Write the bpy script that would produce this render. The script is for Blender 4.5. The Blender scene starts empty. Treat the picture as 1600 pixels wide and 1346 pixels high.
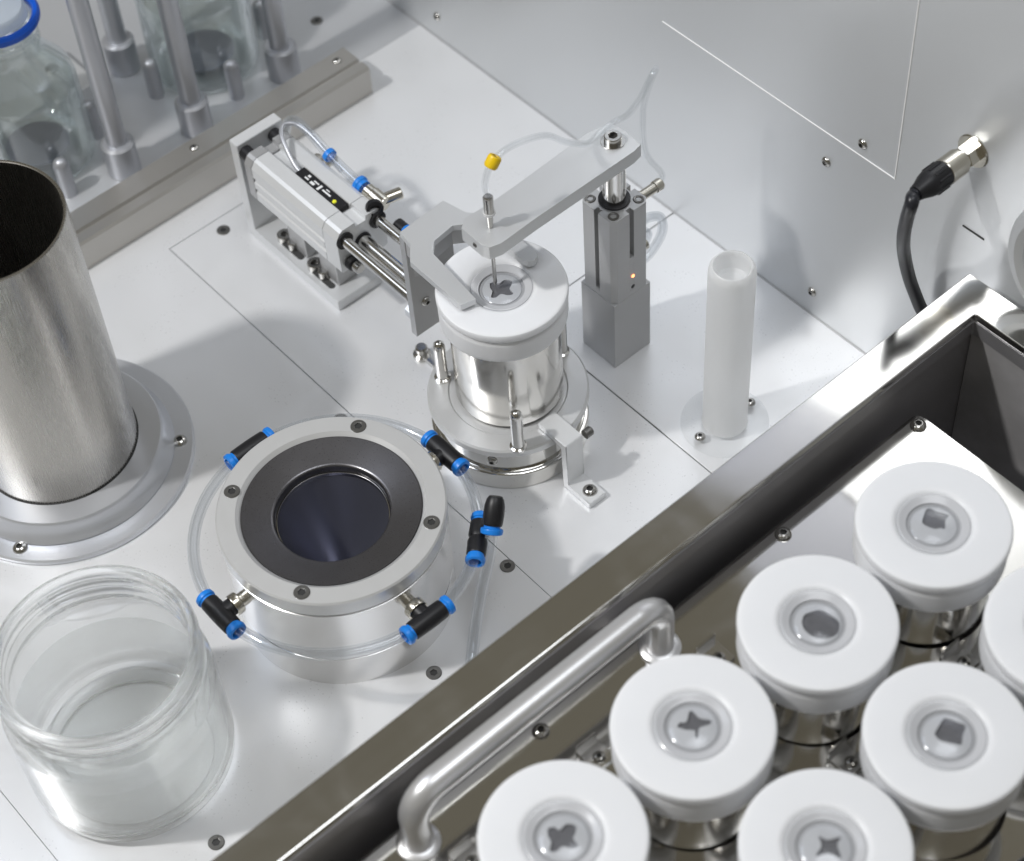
import bpy, bmesh, math, random
from mathutils import Vector, Matrix, noise

random.seed(7)
S = 0.001                      # the scene is written in millimetres
sc = bpy.context.scene
col = sc.collection
PI = math.pi

# ------------------------------------------------------------------ camera
F_PX, YAW, PITCH, ROLL, DIST = 3161.6, -0.91470007, 0.90557161, -0.08324111, 1070.0
fw = Vector((math.cos(PITCH) * math.sin(YAW), math.cos(PITCH) * math.cos(YAW), -math.sin(PITCH)))
_rt = Vector((math.cos(YAW), -math.sin(YAW), 0)); _up = _rt.cross(fw)
rt = math.cos(ROLL) * _rt + math.sin(ROLL) * _up
up = -math.sin(ROLL) * _rt + math.cos(ROLL) * _up
CAM = -fw * DIST
cam_data = bpy.data.cameras.new('camera')
cam = bpy.data.objects.new('camera', cam_data); col.objects.link(cam)
m = Matrix((( rt.x, up.x, -fw.x, CAM.x * S), (rt.y, up.y, -fw.y, CAM.y * S), (rt.z, up.z, -fw.z, CAM.z * S), (0, 0, 0, 1)))
cam.matrix_world = m
cam_data.sensor_width = 36.0
cam_data.lens = F_PX / 1600.0 * 36.0
cam_data.clip_start = 0.02; cam_data.clip_end = 50
cam_data.dof.use_dof = True
cam_data.dof.focus_distance = 0.995
cam_data.dof.aperture_fstop = 9.0
sc.camera = cam


def ray(u, v):
    return fw + rt * ((u - 800) / F_PX) - up * ((v - 673) / F_PX)


def on_z(u, v, z):
    d = ray(u, v); return CAM + d * ((z - CAM.z) / d.z)


def on_x(u, v, x):
    d = ray(u, v); return CAM + d * ((x - CAM.x) / d.x)


def on_y(u, v, y):
    d = ray(u, v); return CAM + d * ((y - CAM.y) / d.y)


# ------------------------------------------------------------------ world and lamps
world = bpy.data.worlds.new('World'); sc.world = world; world.use_nodes = True
bg = world.node_tree.nodes['Background']
bg.inputs[0].default_value = (0.162, 0.150, 0.120, 1)
bg.inputs[1].default_value = 1.0


def lamp(name, loc, target, size, power, color, shape='DISK', size_y=None):
    d = bpy.data.lights.new(name, 'AREA'); d.shape = shape; d.size = size
    if size_y: d.size_y = size_y
    d.energy = power; d.color = color
    o = bpy.data.objects.new(name, d); col.objects.link(o)
    o.location = Vector(loc) * S
    o.rotation_euler = (Vector(target) - Vector(loc)).to_track_quat('-Z', 'Y').to_euler()
    o['kind'] = 'helper'
    return o


lamp('key_lamp', (-330, -800, 1180), (20, -20, 0), 0.075, 12.0, (1.0, 0.985, 0.96))
lamp('overhead_fill', (330, 40, 1500), (60, 0, 0), 0.7, 6.2, (0.93, 0.96, 1.0), 'RECTANGLE', 0.55)  # added fill light overhead, not a known fixture
lamp('left_fill', (-640, -620, 1250), (-60, -60, 0), 0.8, 4.2, (0.78, 0.86, 1.0), 'RECTANGLE', 0.6)  # added bluish fill from the left, brightens jar and cylinder

# ------------------------------------------------------------------ render and view
sc.view_settings.view_transform = 'Standard'
sc.view_settings.look = 'None'
sc.view_settings.exposure = 0.0
sc.view_settings.gamma = 1.0
sc.render.engine = 'CYCLES'
sc.cycles.use_denoising = True
sc.cycles.max_bounces = 14
sc.cycles.transmission_bounces = 12
sc.cycles.transparent_max_bounces = 16
sc.cycles.glossy_bounces = 6
sc.cycles.diffuse_bounces = 4
sc.cycles.sample_clamp_indirect = 6.0
sc.cycles.blur_glossy = 0.6


# ------------------------------------------------------------------ materials
def new_mat(name):
    mt = bpy.data.materials.new(name); mt.use_nodes = True
    nt = mt.node_tree; b = nt.nodes['Principled BSDF']
    return mt, nt, b


def principled(name, base, metallic=0.0, rough=0.4, spec=0.5, bump=0.0, scale=400, stretch=(1, 1, 1), rvar=0.0, cvar=0.0,
               trans=0.0, ior=1.45, coat=0.0, blotch=0.0, blotch_scale=18, smudge=0.0, wave=0.0):
    mt, nt, b = new_mat(name)
    b.inputs['Base Color'].default_value = (*base, 1)
    b.inputs['Metallic'].default_value = metallic
    b.inputs['Roughness'].default_value = rough
    b.inputs['Specular IOR Level'].default_value = spec
    b.inputs['IOR'].default_value = ior
    b.inputs['Transmission Weight'].default_value = trans
    b.inputs['Coat Weight'].default_value = coat
    L = nt.links
    if bump or rvar or cvar:
        tc = nt.nodes.new('ShaderNodeTexCoord'); mp = nt.nodes.new('ShaderNodeMapping')
        mp.inputs['Scale'].default_value = stretch
        nz = nt.nodes.new('ShaderNodeTexNoise'); nz.inputs['Scale'].default_value = scale
        nz.inputs['Detail'].default_value = 4.0
        L.new(tc.outputs['Object'], mp.inputs[0]); L.new(mp.outputs[0], nz.inputs['Vector'])
        if bump:
            bp = nt.nodes.new('ShaderNodeBump'); bp.inputs['Strength'].default_value = bump; bp.inputs['Distance'].default_value = 0.0004
            L.new(nz.outputs['Fac'], bp.inputs['Height']); L.new(bp.outputs[0], b.inputs['Normal'])
        if wave and bump:   # sheet metal is never quite flat
            wv = nt.nodes.new('ShaderNodeTexNoise'); wv.inputs['Scale'].default_value = 9; wv.inputs['Detail'].default_value = 1
            L.new(tc.outputs['Object'], wv.inputs['Vector'])
            b2 = nt.nodes.new('ShaderNodeBump'); b2.inputs['Strength'].default_value = wave; b2.inputs['Distance'].default_value = 0.004
            L.new(wv.outputs['Fac'], b2.inputs['Height']); L.new(bp.outputs[0], b2.inputs['Normal']); L.new(b2.outputs[0], b.inputs['Normal'])
        if rvar:
            mr = nt.nodes.new('ShaderNodeMapRange')
            mr.inputs['To Min'].default_value = max(0.01, rough - rvar); mr.inputs['To Max'].default_value = rough + rvar
            L.new(nz.outputs['Fac'], mr.inputs['Value'])
            if smudge:      # wiped streaks and finger marks: patches that are a little duller
                sm = nt.nodes.new('ShaderNodeTexNoise'); sm.inputs['Scale'].default_value = 26; sm.inputs['Detail'].default_value = 6; sm.inputs['Distortion'].default_value = 1.2
                L.new(tc.outputs['Object'], sm.inputs['Vector'])
                s2 = nt.nodes.new('ShaderNodeMapRange'); s2.inputs['From Min'].default_value = 0.45; s2.inputs['From Max'].default_value = 0.75
                s2.inputs['To Min'].default_value = 0.0; s2.inputs['To Max'].default_value = smudge
                L.new(sm.outputs['Fac'], s2.inputs['Value'])
                ad = nt.nodes.new('ShaderNodeMath'); ad.operation = 'ADD'
                L.new(mr.outputs[0], ad.inputs[0]); L.new(s2.outputs[0], ad.inputs[1]); L.new(ad.outputs[0], b.inputs['Roughness'])
            else:
                L.new(mr.outputs[0], b.inputs['Roughness'])
        if cvar or blotch:
            nz2 = nt.nodes.new('ShaderNodeTexNoise'); nz2.inputs['Scale'].default_value = blotch_scale; nz2.inputs['Detail'].default_value = 3
            L.new(tc.outputs['Object'], nz2.inputs['Vector'])
            cr = nt.nodes.new('ShaderNodeMapRange')
            cr.inputs['To Min'].default_value = 1 - cvar - blotch; cr.inputs['To Max'].default_value = 1 + cvar
            L.new(nz2.outputs['Fac'], cr.inputs['Value'])
            mx = nt.nodes.new('ShaderNodeMix'); mx.data_type = 'RGBA'; mx.blend_type = 'MULTIPLY'
            mx.inputs[0].default_value = 1.0
            mx.inputs[6].default_value = (*base, 1)
            L.new(cr.outputs[0], mx.inputs[7]); L.new(mx.outputs[2], b.inputs['Base Color'])
    return mt


def thin_clear(name, tint, rim=0.55, gloss_rough=0.05, base_op=0.06):
    """clear plastic or thin glass: see-through face on, brighter and denser towards its edges"""
    mt, nt, b = new_mat(name)
    nt.nodes.remove(b)
    out = nt.nodes['Material Output']
    tr = nt.nodes.new('ShaderNodeBsdfTransparent'); tr.inputs[0].default_value = (*tint, 1)
    gl = nt.nodes.new('ShaderNodeBsdfGlossy'); gl.inputs['Roughness'].default_value = gloss_rough
    gl.inputs[0].default_value = (0.95, 0.97, 1, 1)
    df = nt.nodes.new('ShaderNodeBsdfTranslucent'); df.inputs[0].default_value = (0.85, 0.88, 0.9, 1)
    lw = nt.nodes.new('ShaderNodeLayerWeight'); lw.inputs[0].default_value = 0.35
    mr = nt.nodes.new('ShaderNodeMapRange'); mr.inputs['To Min'].default_value = base_op; mr.inputs['To Max'].default_value = rim
    m1 = nt.nodes.new('ShaderNodeMixShader'); m2 = nt.nodes.new('ShaderNodeMixShader'); m2.inputs[0].default_value = 0.25
    L = nt.links
    L.new(lw.outputs['Facing'], mr.inputs['Value']); L.new(mr.outputs[0], m1.inputs[0])
    L.new(gl.outputs[0], m2.inputs[1]); L.new(df.outputs[0], m2.inputs[2])
    L.new(tr.outputs[0], m1.inputs[1]); L.new(m2.outputs[0], m1.inputs[2])
    L.new(m1.outputs[0], out.inputs['Surface'])
    return mt


def clear_mix(name, tint, ior, refr):
    """clear solid: part of the light is bent, the rest passes straight, so that its shadow stays pale"""
    mt, nt, b = new_mat(name)
    b.inputs['Base Color'].default_value = (*tint, 1); b.inputs['Roughness'].default_value = 0.0
    b.inputs['Transmission Weight'].default_value = 1.0; b.inputs['IOR'].default_value = ior
    tr = nt.nodes.new('ShaderNodeBsdfTransparent'); tr.inputs[0].default_value = (*tint, 1)
    mx = nt.nodes.new('ShaderNodeMixShader'); mx.inputs[0].default_value = refr
    nt.links.new(tr.outputs[0], mx.inputs[1]); nt.links.new(b.outputs[0], mx.inputs[2])
    nt.links.new(mx.outputs[0], nt.nodes['Material Output'].inputs['Surface'])
    return mt


def frosted(name, color, clear=0.12):
    mt, nt, b = new_mat(name)
    nt.nodes.remove(b)
    out = nt.nodes['Material Output']
    df = nt.nodes.new('ShaderNodeBsdfDiffuse'); df.inputs[0].default_value = (*color, 1)
    tl = nt.nodes.new('ShaderNodeBsdfTranslucent'); tl.inputs[0].default_value = (*color, 1)
    gl = nt.nodes.new('ShaderNodeBsdfGlossy'); gl.inputs['Roughness'].default_value = 0.35
    tr = nt.nodes.new('ShaderNodeBsdfTransparent'); tr.inputs[0].default_value = (0.99, 0.993, 0.995, 1)
    m1 = nt.nodes.new('ShaderNodeMixShader'); m1.inputs[0].default_value = 0.5
    m2 = nt.nodes.new('ShaderNodeMixShader'); m2.inputs[0].default_value = 0.06
    m3 = nt.nodes.new('ShaderNodeMixShader'); m3.inputs[0].default_value = clear
    L = nt.links
    L.new(df.outputs[0], m1.inputs[1]); L.new(tl.outputs[0], m1.inputs[2])
    L.new(m1.outputs[0], m2.inputs[1]); L.new(gl.outputs[0], m2.inputs[2])
    L.new(m2.outputs[0], m3.inputs[1]); L.new(tr.outputs[0], m3.inputs[2])
    L.new(m3.outputs[0], out.inputs['Surface'])
    return mt


def glow(name, color, strength):
    mt, nt, b = new_mat(name)
    b.inputs['Base Color'].default_value = (*color, 1)
    b.inputs['Emission Color'].default_value = (*color, 1)
    b.inputs['Emission Strength'].default_value = strength
    return mt


M = {}
M['table'] = principled('satin_table', (0.74, 0.747, 0.762), 0.32, 0.29, 0.5, bump=0.05, scale=900, rvar=0.05, cvar=0.035, blotch_scale=14, smudge=0.14, wave=0.08)
M['wall'] = principled('satin_wall', (0.63, 0.645, 0.66), 0.52, 0.37, 0.5, bump=0.03, scale=700, stretch=(1, 1, 6), rvar=0.04, cvar=0.04, blotch_scale=6, wave=0.14)
M['upper'] = principled('blue_grey_upper_panel', (0.27, 0.28, 0.315), 0.4, 0.4, rvar=0.05, scale=300)
M['gap'] = principled('dark_gap', (0.05, 0.05, 0.05), 0.0, 0.8)
M['seal'] = principled('pale_sealant', (0.86, 0.86, 0.86), 0, 0.5)
M['polished'] = principled('polished_steel', (0.70, 0.69, 0.665), 1.0, 0.07, bump=0.012, scale=260, stretch=(1, 0.08, 1), rvar=0.03, cvar=0.02, smudge=0.07)
M['rim_steel'] = principled('satin_polished_rim', (0.70, 0.69, 0.665), 1.0, 0.13, bump=0.008, scale=260, stretch=(1, 0.08, 1), rvar=0.03, cvar=0.02, smudge=0.07)
M['cup_steel'] = principled('mirror_cup_steel', (0.66, 0.645, 0.615), 1.0, 0.15, bump=0.01, scale=300, stretch=(0.1, 0.1, 1), rvar=0.03)
M['basin'] = principled('basin_steel', (0.34, 0.333, 0.345), 0.6, 0.36, rvar=0.08, scale=60, cvar=0.08, blotch=0.12, blotch_scale=30)
M['basin_lit'] = principled('stained_lit_basin_steel', (0.47, 0.46, 0.465), 0.35, 0.45, rvar=0.08, scale=60, cvar=0.12, blotch=0.3, blotch_scale=45)  # stained; paler copy of the basin steel paints the far wall lighter
M['brushed'] = principled('brushed_steel', (0.46, 0.445, 0.42), 1.0, 0.27, bump=0.05, scale=300, stretch=(6, 6, 0.25), rvar=0.07, cvar=0.03)
M['turned'] = principled('turned_steel', (0.74, 0.735, 0.73), 0.9, 0.24, bump=0.03, scale=500, stretch=(0.3, 0.3, 6), rvar=0.05, cvar=0.02)
M['alu'] = principled('anodised_aluminium', (0.66, 0.67, 0.68), 0.55, 0.40, bump=0.03, scale=1600, rvar=0.05, cvar=0.03)
M['alu_dark'] = principled('grey_anodised_aluminium', (0.47, 0.472, 0.478), 0.55, 0.38, bump=0.03, scale=1600, rvar=0.05, cvar=0.03)
M['rod'] = principled('ground_rod', (0.72, 0.71, 0.69), 1.0, 0.14)
M['nickel'] = principled('nickel', (0.66, 0.63, 0.56), 1.0, 0.2, bump=0.02, scale=900)
M['screw'] = principled('screw_steel', (0.50, 0.49, 0.47), 1.0, 0.2)
M['screw_dark'] = principled('countersunk_screw_steel', (0.20, 0.197, 0.19), 0.85, 0.36)
M['shelf_grey'] = principled('grey_satin_rod', (0.46, 0.47, 0.50), 0.6, 0.38)
M['white'] = principled('white_polymer', (0.755, 0.766, 0.79), 0.0, 0.36, 0.4, bump=0.03, scale=1500, rvar=0.05, cvar=0.02, blotch_scale=40, smudge=0.12)
wb_ = M['white'].node_tree.nodes['Principled BSDF']
wb_.inputs['Subsurface Weight'].default_value = 0.6; wb_.inputs['Subsurface Radius'].default_value = (1, 1, 1); wb_.inputs['Subsurface Scale'].default_value = 0.006
M['silicone'] = principled('grey_silicone', (0.50, 0.508, 0.53), 0.0, 0.24, 0.5, rvar=0.05, scale=200, coat=0.15)
M['silicone_dark'] = principled('silicone_seam', (0.34, 0.345, 0.36), 0.0, 0.3)
M['slit'] = principled('dark_slit', (0.11, 0.11, 0.12), 0.0, 0.5, cvar=0.3, blotch_scale=400)
M['gasket'] = principled('dark_sinter_disc', (0.145, 0.142, 0.15), 0.85, 0.30, bump=0.04, scale=1500, rvar=0.08, cvar=0.15, blotch_scale=60)
M['well'] = principled('dark_well', (0.19, 0.195, 0.24), 0.8, 0.32)
M['black'] = principled('black_plastic', (0.010, 0.010, 0.012), 0.0, 0.42)
M['cable'] = principled('black_cable', (0.016, 0.017, 0.022), 0.0, 0.35)
M['blue'] = principled('blue_collar', (0.010, 0.20, 0.68), 0.0, 0.35, 0.5)
M['blue_ring'] = principled('blue_pouring_ring', (0.005, 0.09, 0.55), 0.0, 0.3)
M['yellow'] = principled('yellow_collar', (0.78, 0.53, 0.01), 0.0, 0.35)
M['hose'] = thin_clear('clear_hose', (0.965, 0.972, 0.98), rim=0.5, base_op=0.05)
M['turned_light'] = principled('light_turned_metal', (0.66, 0.665, 0.67), 0.45, 0.32, bump=0.03, scale=500, stretch=(0.3, 0.3, 6), rvar=0.05, cvar=0.02)
M['light_alu'] = principled('light_anodised_aluminium', (0.70, 0.71, 0.72), 0.35, 0.36, bump=0.02, scale=1600, rvar=0.05, cvar=0.02)
M['satin_tube'] = principled('satin_handle_steel', (0.66, 0.66, 0.67), 0.65, 0.34, bump=0.03, scale=1200, rvar=0.06)
M['bar_steel'] = principled('bar_steel', (0.47, 0.455, 0.43), 0.8, 0.34, bump=0.02, scale=300, stretch=(4, 0.1, 4), rvar=0.06, cvar=0.03)
M['rear_shade'] = principled('shaded_worktop', (0.56, 0.57, 0.59), 0.45, 0.36, bump=0.03, scale=600, rvar=0.06, cvar=0.04, blotch_scale=8)  # worktop grey darkened in place of the soft shade behind the bar
M['frost_clear'] = frosted('pale_clear_flange', (0.975, 0.98, 0.985), 0.92)
M['thin_hose'] = thin_clear('thin_clear_hose', (0.985, 0.988, 0.99), rim=0.34, base_op=0.02)
M['pit'] = principled('screw_socket_shade', (0.05, 0.05, 0.05), 0.5, 0.5)  # near-black base stands in for the shade inside a deep socket
M['collar_metal'] = principled('blue_grey_turned_metal', (0.60, 0.615, 0.65), 0.6, 0.3, bump=0.01, scale=500, stretch=(0.3, 0.3, 6), rvar=0.03, cvar=0.02)
M['window'] = thin_clear('clear_window', (0.96, 0.965, 0.97), rim=0.35, base_op=0.03, gloss_rough=0.16)
M['bottle'] = thin_clear('bottle_glass', (0.93, 0.95, 0.94), rim=0.75, base_op=0.05)
M['frost'] = frosted('frosted_plastic', (0.965, 0.97, 0.975), 0.32)
M['cap'] = frosted('pale_cap', (0.72, 0.78, 0.85), 0.25)
M['glass'] = clear_mix('jar_glass', (0.992, 0.998, 0.995), 1.42, 0.72)
M['jar_base'] = clear_mix('jar_base_glass', (0.99, 0.995, 0.992), 1.3, 0.25)
M['water'] = clear_mix('water', (0.997, 1.0, 1.0), 1.33, 0.25)
M['led'] = glow('orange_led', (1.0, 0.28, 0.10), 4.0)
M['led_y'] = principled('yellow_lens', (0.85, 0.85, 0.05), 0, 0.2)
M['label'] = principled('pale_print', (0.75, 0.76, 0.77), 0, 0.5)


# ------------------------------------------------------------------ geometry helpers (millimetres)
def finish(bm, angle=38):
    bmesh.ops.recalc_face_normals(bm, faces=bm.faces)
    me = bpy.data.meshes.new('m')
    bmesh.ops.scale(bm, vec=(S, S, S), verts=bm.verts)
    bm.to_mesh(me); bm.free()
    for p in me.polygons: p.use_smooth = True
    me.set_sharp_from_angle(angle=math.radians(angle))
    return me


def NB(): return bmesh.new()


def join(bm, other, mat=None):
    if mat is not None: bmesh.ops.transform(other, matrix=mat, verts=other.verts)
    me = bpy.data.meshes.new('t'); other.to_mesh(me); other.free()
    bm.from_mesh(me); bpy.data.meshes.remove(me)
    return bm


def box(x0, x1, y0, y1, z0, z1, bevel=0.0, seg=2, bm=None):
    b = NB(); bmesh.ops.create_cube(b, size=1)
    for v in b.verts:
        v.co = Vector(((x0 + x1) / 2 + v.co.x * (x1 - x0), (y0 + y1) / 2 + v.co.y * (y1 - y0), (z0 + z1) / 2 + v.co.z * (z1 - z0)))
    if bevel: bmesh.ops.bevel(b, geom=b.edges[:], offset=bevel, segments=seg, profile=0.5, affect='EDGES')
    return b if bm is None else join(bm, b)


AX = {'z': Matrix.Identity(4), 'x': Matrix.Rotation(PI / 2, 4, 'Y'), '-x': Matrix.Rotation(-PI / 2, 4, 'Y'),
      'y': Matrix.Rotation(-PI / 2, 4, 'X'), '-y': Matrix.Rotation(PI / 2, 4, 'X'), '-z': Matrix.Rotation(PI, 4, 'X')}


def lathe(prof, c=(0, 0, 0), axis='z', seg=64, bm=None, closed=False):
    """revolve [(r, z) ...]; r = 0 ends close the surface; closed=True joins last to first"""
    b = NB(); rings = []
    for r, z in prof:
        if r < 1e-6: rings.append([b.verts.new((0, 0, z))])
        else: rings.append([b.verts.new((r * math.cos(2 * PI * k / seg), r * math.sin(2 * PI * k / seg), z)) for k in range(seg)])
    n = len(rings); pairs = [(i, i + 1) for i in range(n - 1)] + ([(n - 1, 0)] if closed else [])
    for i, j in pairs:
        A, B = rings[i], rings[j]
        for k in range(seg):
            l = (k + 1) % seg
            if len(A) == 1 and len(B) == 1: break
            if len(A) == 1: b.faces.new((A[0], B[l], B[k]))
            elif len(B) == 1: b.faces.new((A[k], A[l], B[0]))
            else: b.faces.new((A[k], A[l], B[l], B[k]))
    mt = Matrix.Translation(Vector(c)) @ (AX[axis] if isinstance(axis, str) else axis)
    bmesh.ops.transform(b, matrix=mt, verts=b.verts)
    return b if bm is None else join(bm, b)


def cyl(r, z0, z1, c=(0, 0, 0), axis='z', ch=0.4, seg=40, bm=None):
    return lathe([(0, z0), (r - ch, z0), (r, z0 + ch), (r, z1 - ch), (r - ch, z1), (0, z1)], c, axis, seg, bm)


def smooth_path(pts, n=8):
    P = [Vector(p) for p in pts]
    if len(P) < 3: return P
    P = [P[0] * 2 - P[1]] + P + [P[-1] * 2 - P[-2]]
    out = []
    for i in range(1, len(P) - 2):
        for k in range(n):
            t = k / n
            a, b_, c, d = P[i - 1], P[i], P[i + 1], P[i + 2]
            out.append(0.5 * ((2 * b_) + (c - a) * t + (2 * a - 5 * b_ + 4 * c - d) * t * t + (3 * b_ - a - 3 * c + d) * t ** 3))
    out.append(P[-2]); return out


def tube(pts, r, seg=16, n=8, bm=None, hollow=0.0, smooth=True):
    P = smooth_path(pts, n) if smooth else [Vector(p) for p in pts]
    b = NB()
    t0 = (P[1] - P[0]).normalized()
    nrm = t0.orthogonal().normalized(); rings = []
    for i, p in enumerate(P):
        t = (P[min(i + 1, len(P) - 1)] - P[max(i - 1, 0)]).normalized()
        nrm = (nrm - t * nrm.dot(t)).normalized(); bi = t.cross(nrm)
        rings.append([b.verts.new(p + (nrm * math.cos(2 * PI * k / seg) + bi * math.sin(2 * PI * k / seg)) * r) for k in range(seg)])
    for A, B in zip(rings, rings[1:]):
        for k in range(seg): b.faces.new((A[k], A[(k + 1) % seg], B[(k + 1) % seg], B[k]))
    if hollow:
        inner = []
        for R_, p in zip(rings, P):
            inner.append([b.verts.new(p + (v.co - p) * hollow) for v in R_])
        for A, B in zip(inner, inner[1:]):
            for k in range(seg): b.faces.new((B[k], B[(k + 1) % seg], A[(k + 1) % seg], A[k]))
        for e in (0, -1):
            for k in range(seg): b.faces.new((rings[e][k], rings[e][(k + 1) % seg], inner[e][(k + 1) % seg], inner[e][k]))
    else:
        b.faces.new(rings[0]); b.faces.new(rings[-1])
    return b if bm is None else join(bm, b)


def prism(poly, z0, z1, holes=(), bevel=0.0, bm=None):
    b = NB(); loops = []
    for pl in [poly] + list(holes):
        vs = [b.verts.new((x, y, z1)) for x, y in pl]
        for i in range(len(vs)): b.edges.new((vs[i], vs[(i + 1) % len(vs)]))
        loops.append(vs)
    if holes: bmesh.ops.triangle_fill(b, use_beauty=True, use_dissolve=False, edges=b.edges[:])
    else: b.faces.new(loops[0])
    top = b.faces[:]
    low = {}
    for vs in loops:
        for v in vs: low[v] = b.verts.new((v.co.x, v.co.y, z0))
    for f in top: b.faces.new([low[v] for v in reversed(f.verts)])
    for vs in loops:
        for i in range(len(vs)):
            a, c = vs[i], vs[(i + 1) % len(vs)]
            b.faces.new((a, c, low[c], low[a]))
    if bevel:
        bmesh.ops.recalc_face_normals(b, faces=b.faces)
        eds = [e for e in b.edges if len(e.link_faces) == 2 and e.calc_face_angle(0) > 0.6 and (e.verts[0].co.z > z1 - 1e-4 and e.verts[1].co.z > z1 - 1e-4)]
        bmesh.ops.bevel(b, geom=eds, offset=bevel, segments=2, profile=0.5, affect='EDGES')
    return b if bm is None else join(bm, b)


def circle(cx, cy, r, n=48): return [(cx + r * math.cos(2 * PI * k / n), cy + r * math.sin(2 * PI * k / n)) for k in range(n)]


def rrect(x0, x1, y0, y1, r, n=6):
    out = []
    for cx, cy, a0 in ((x1 - r, y1 - r, 0), (x0 + r, y1 - r, 90), (x0 + r, y0 + r, 180), (x1 - r, y0 + r, 270)):
        for k in range(n + 1):
            a = math.radians(a0 + 90 * k / n); out.append((cx + r * math.cos(a), cy + r * math.sin(a)))
    return out


# ------------------------------------------------------------------ scene objects
BASE = {}


def tag(o, label=None, cat=None, group=None, kind=None):
    if label: o['label'] = label
    if cat: o['category'] = cat
    if group: o['group'] = group
    if kind: o['kind'] = kind
    return o


def thing(name, label, cat, base=(0, 0, 0), group=None, kind=None):
    o = bpy.data.objects.new(name, None); col.objects.link(o)
    o.empty_display_size = 0.01
    o.location = Vector(base) * S
    BASE[o.name] = Vector(base)
    return tag(o, label, cat, group, kind)


def part(name, bm, mat, parent=None, angle=38, label=None):
    """mesh part given in world millimetres"""
    base = BASE.get(parent.name, Vector()) if parent else Vector()
    if base.length: bmesh.ops.translate(bm, vec=-base, verts=bm.verts)
    me = finish(bm, angle); me.name = name; me.materials.append(M[mat])
    o = bpy.data.objects.new(name, me); col.objects.link(o)
    if parent: o.parent = parent; BASE[o.name] = base
    if label: o['label'] = label
    return weigh(o)


def weigh(o):
    w_ = o.modifiers.new('weighted_normal', 'WEIGHTED_NORMAL'); w_.keep_sharp = True; w_.weight = 90
    return o


def place(name, mesh, parent, loc, axis='z', label=None, spin=0.0):
    """an object that shares a mesh modelled round the origin, put at loc (world mm) along an axis"""
    o = bpy.data.objects.new(name, mesh); col.objects.link(o)
    o.parent = parent
    base = BASE.get(parent.name, Vector()) if parent else Vector()
    A = AX[axis] if isinstance(axis, str) else axis
    o.matrix_local = Matrix.Translation((Vector(loc) - base) * S) @ A @ Matrix.Rotation(spin, 4, 'Z')
    BASE[o.name] = Vector(loc)
    if label: o['label'] = label
    return weigh(o)


def copy_tree(o, parent=None):
    c = o.copy(); col.objects.link(c); c.parent = parent
    c.matrix_parent_inverse = o.matrix_parent_inverse.copy()
    for ch in list(o.children): copy_tree(ch, c)
    return c


def hex_r(th, a): return a / math.cos(((th + PI / 6) % (PI / 3)) - PI / 6)


def screw_mesh(name, r, h, hexa, depth, dome=True, mat='screw', seg=36, flat=0.0):
    """socket screw head standing on z = 0: a domed or straight head with a real hexagon pit"""
    b = NB(); rings = []
    prof = []
    if dome:
        prof += [(r, 0, 0)]
        for k in range(5):
            a = k / 4 * 1.15
            prof.append((r * math.cos(a) if k else r, h * math.sin(a) / math.sin(1.15), 0))
        top = h
    else:
        prof += [(r, 0, 0), (r, h - 0.35, 0), (r - 0.35, h, 0)]; top = h
    prof += [(hexa * 1.18, top, 0), (hexa, top - 0.12, 1), (hexa, top - depth, 1)]
    for rr, z, hx in prof:
        rings.append([b.verts.new(((hex_r(2 * PI * k / seg, rr) if hx else rr) * math.cos(2 * PI * k / seg),
                                   (hex_r(2 * PI * k / seg, rr) if hx else rr) * math.sin(2 * PI * k / seg), z)) for k in range(seg)])
    for A, B in zip(rings, rings[1:]):
        for k in range(seg): b.faces.new((A[k], A[(k + 1) % seg], B[(k + 1) % seg], B[k]))
    pit = b.faces.new(rings[-1]); pit.material_index = 1
    b.faces.new(rings[0])
    me = finish(b, 30); me.name = name; me.materials.append(M[mat]); me.materials.append(M['pit'])
    return me


SCR_BUTTON = screw_mesh('button_screw', 3.9, 2.2, 1.6, 1.6)
SCR_SMALL = screw_mesh('small_button_screw', 2.9, 1.7, 1.2, 1.2)
SCR_CAP = screw_mesh('cap_screw', 4.3, 4.0, 2.1, 2.8, dome=False)
SCR_FLUSH = screw_mesh('flush_screw', 3.9, 0.8, 1.75, 0.66, dome=False, mat='screw_dark')
SCR_POST = screw_mesh('post_screw', 2.9, 0.6, 1.5, 0.58, dome=False, mat='screw_dark')

# ================================================================== the worktop
top = thing('worktop', 'pale grey satin metal worktop made of flush panels', None, (0, 0, 0), kind='structure')
part('base_sheet', box(-760, 420, -560, 176, -14, -3), 'gap', top)
g = 0.4
main = [(-283.5, -316.9), (156, -316.9), (156, -55.35), (-66, -55.6), (-236.25, -55.6), (-236.25, 9), (-235.75, 9), (-235.75, -55.0), (-66, -55.0), (156, -55.15),
        (156, 56.3 - g), (-55 - g, 56.3 - g), (-55 - g, 172), (-283.5, 172)]
part('panel', prism(main, -2.9, 0, bevel=.12), 'table', top, 20)
part('panel', box(-55 + g, 156, 56.3 + g, 172, -2.9, 0, 0.12, 1), 'table', top)
part('panel', box(-283.5, 156, -550, -317.15, -2.9, 0, 0.12, 1), 'table', top)
part('panel', box(-750, -283.7, -550, 172, -2.9, 0, 0.12, 1), 'rear_shade', top, label='worktop panel under the bottles, soft shade put into its grey')
for (x, y) in ((-68.9, -61.5), (-226, -24), (63.4, -58.8), (85.8, -126), (86.6, -257.6)):
    place('screw', SCR_FLUSH, top, (x, y, -0.05), spin=random.random())
place('screw', SCR_FLUSH, top, (-332.5, 127.8, -0.05))

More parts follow.
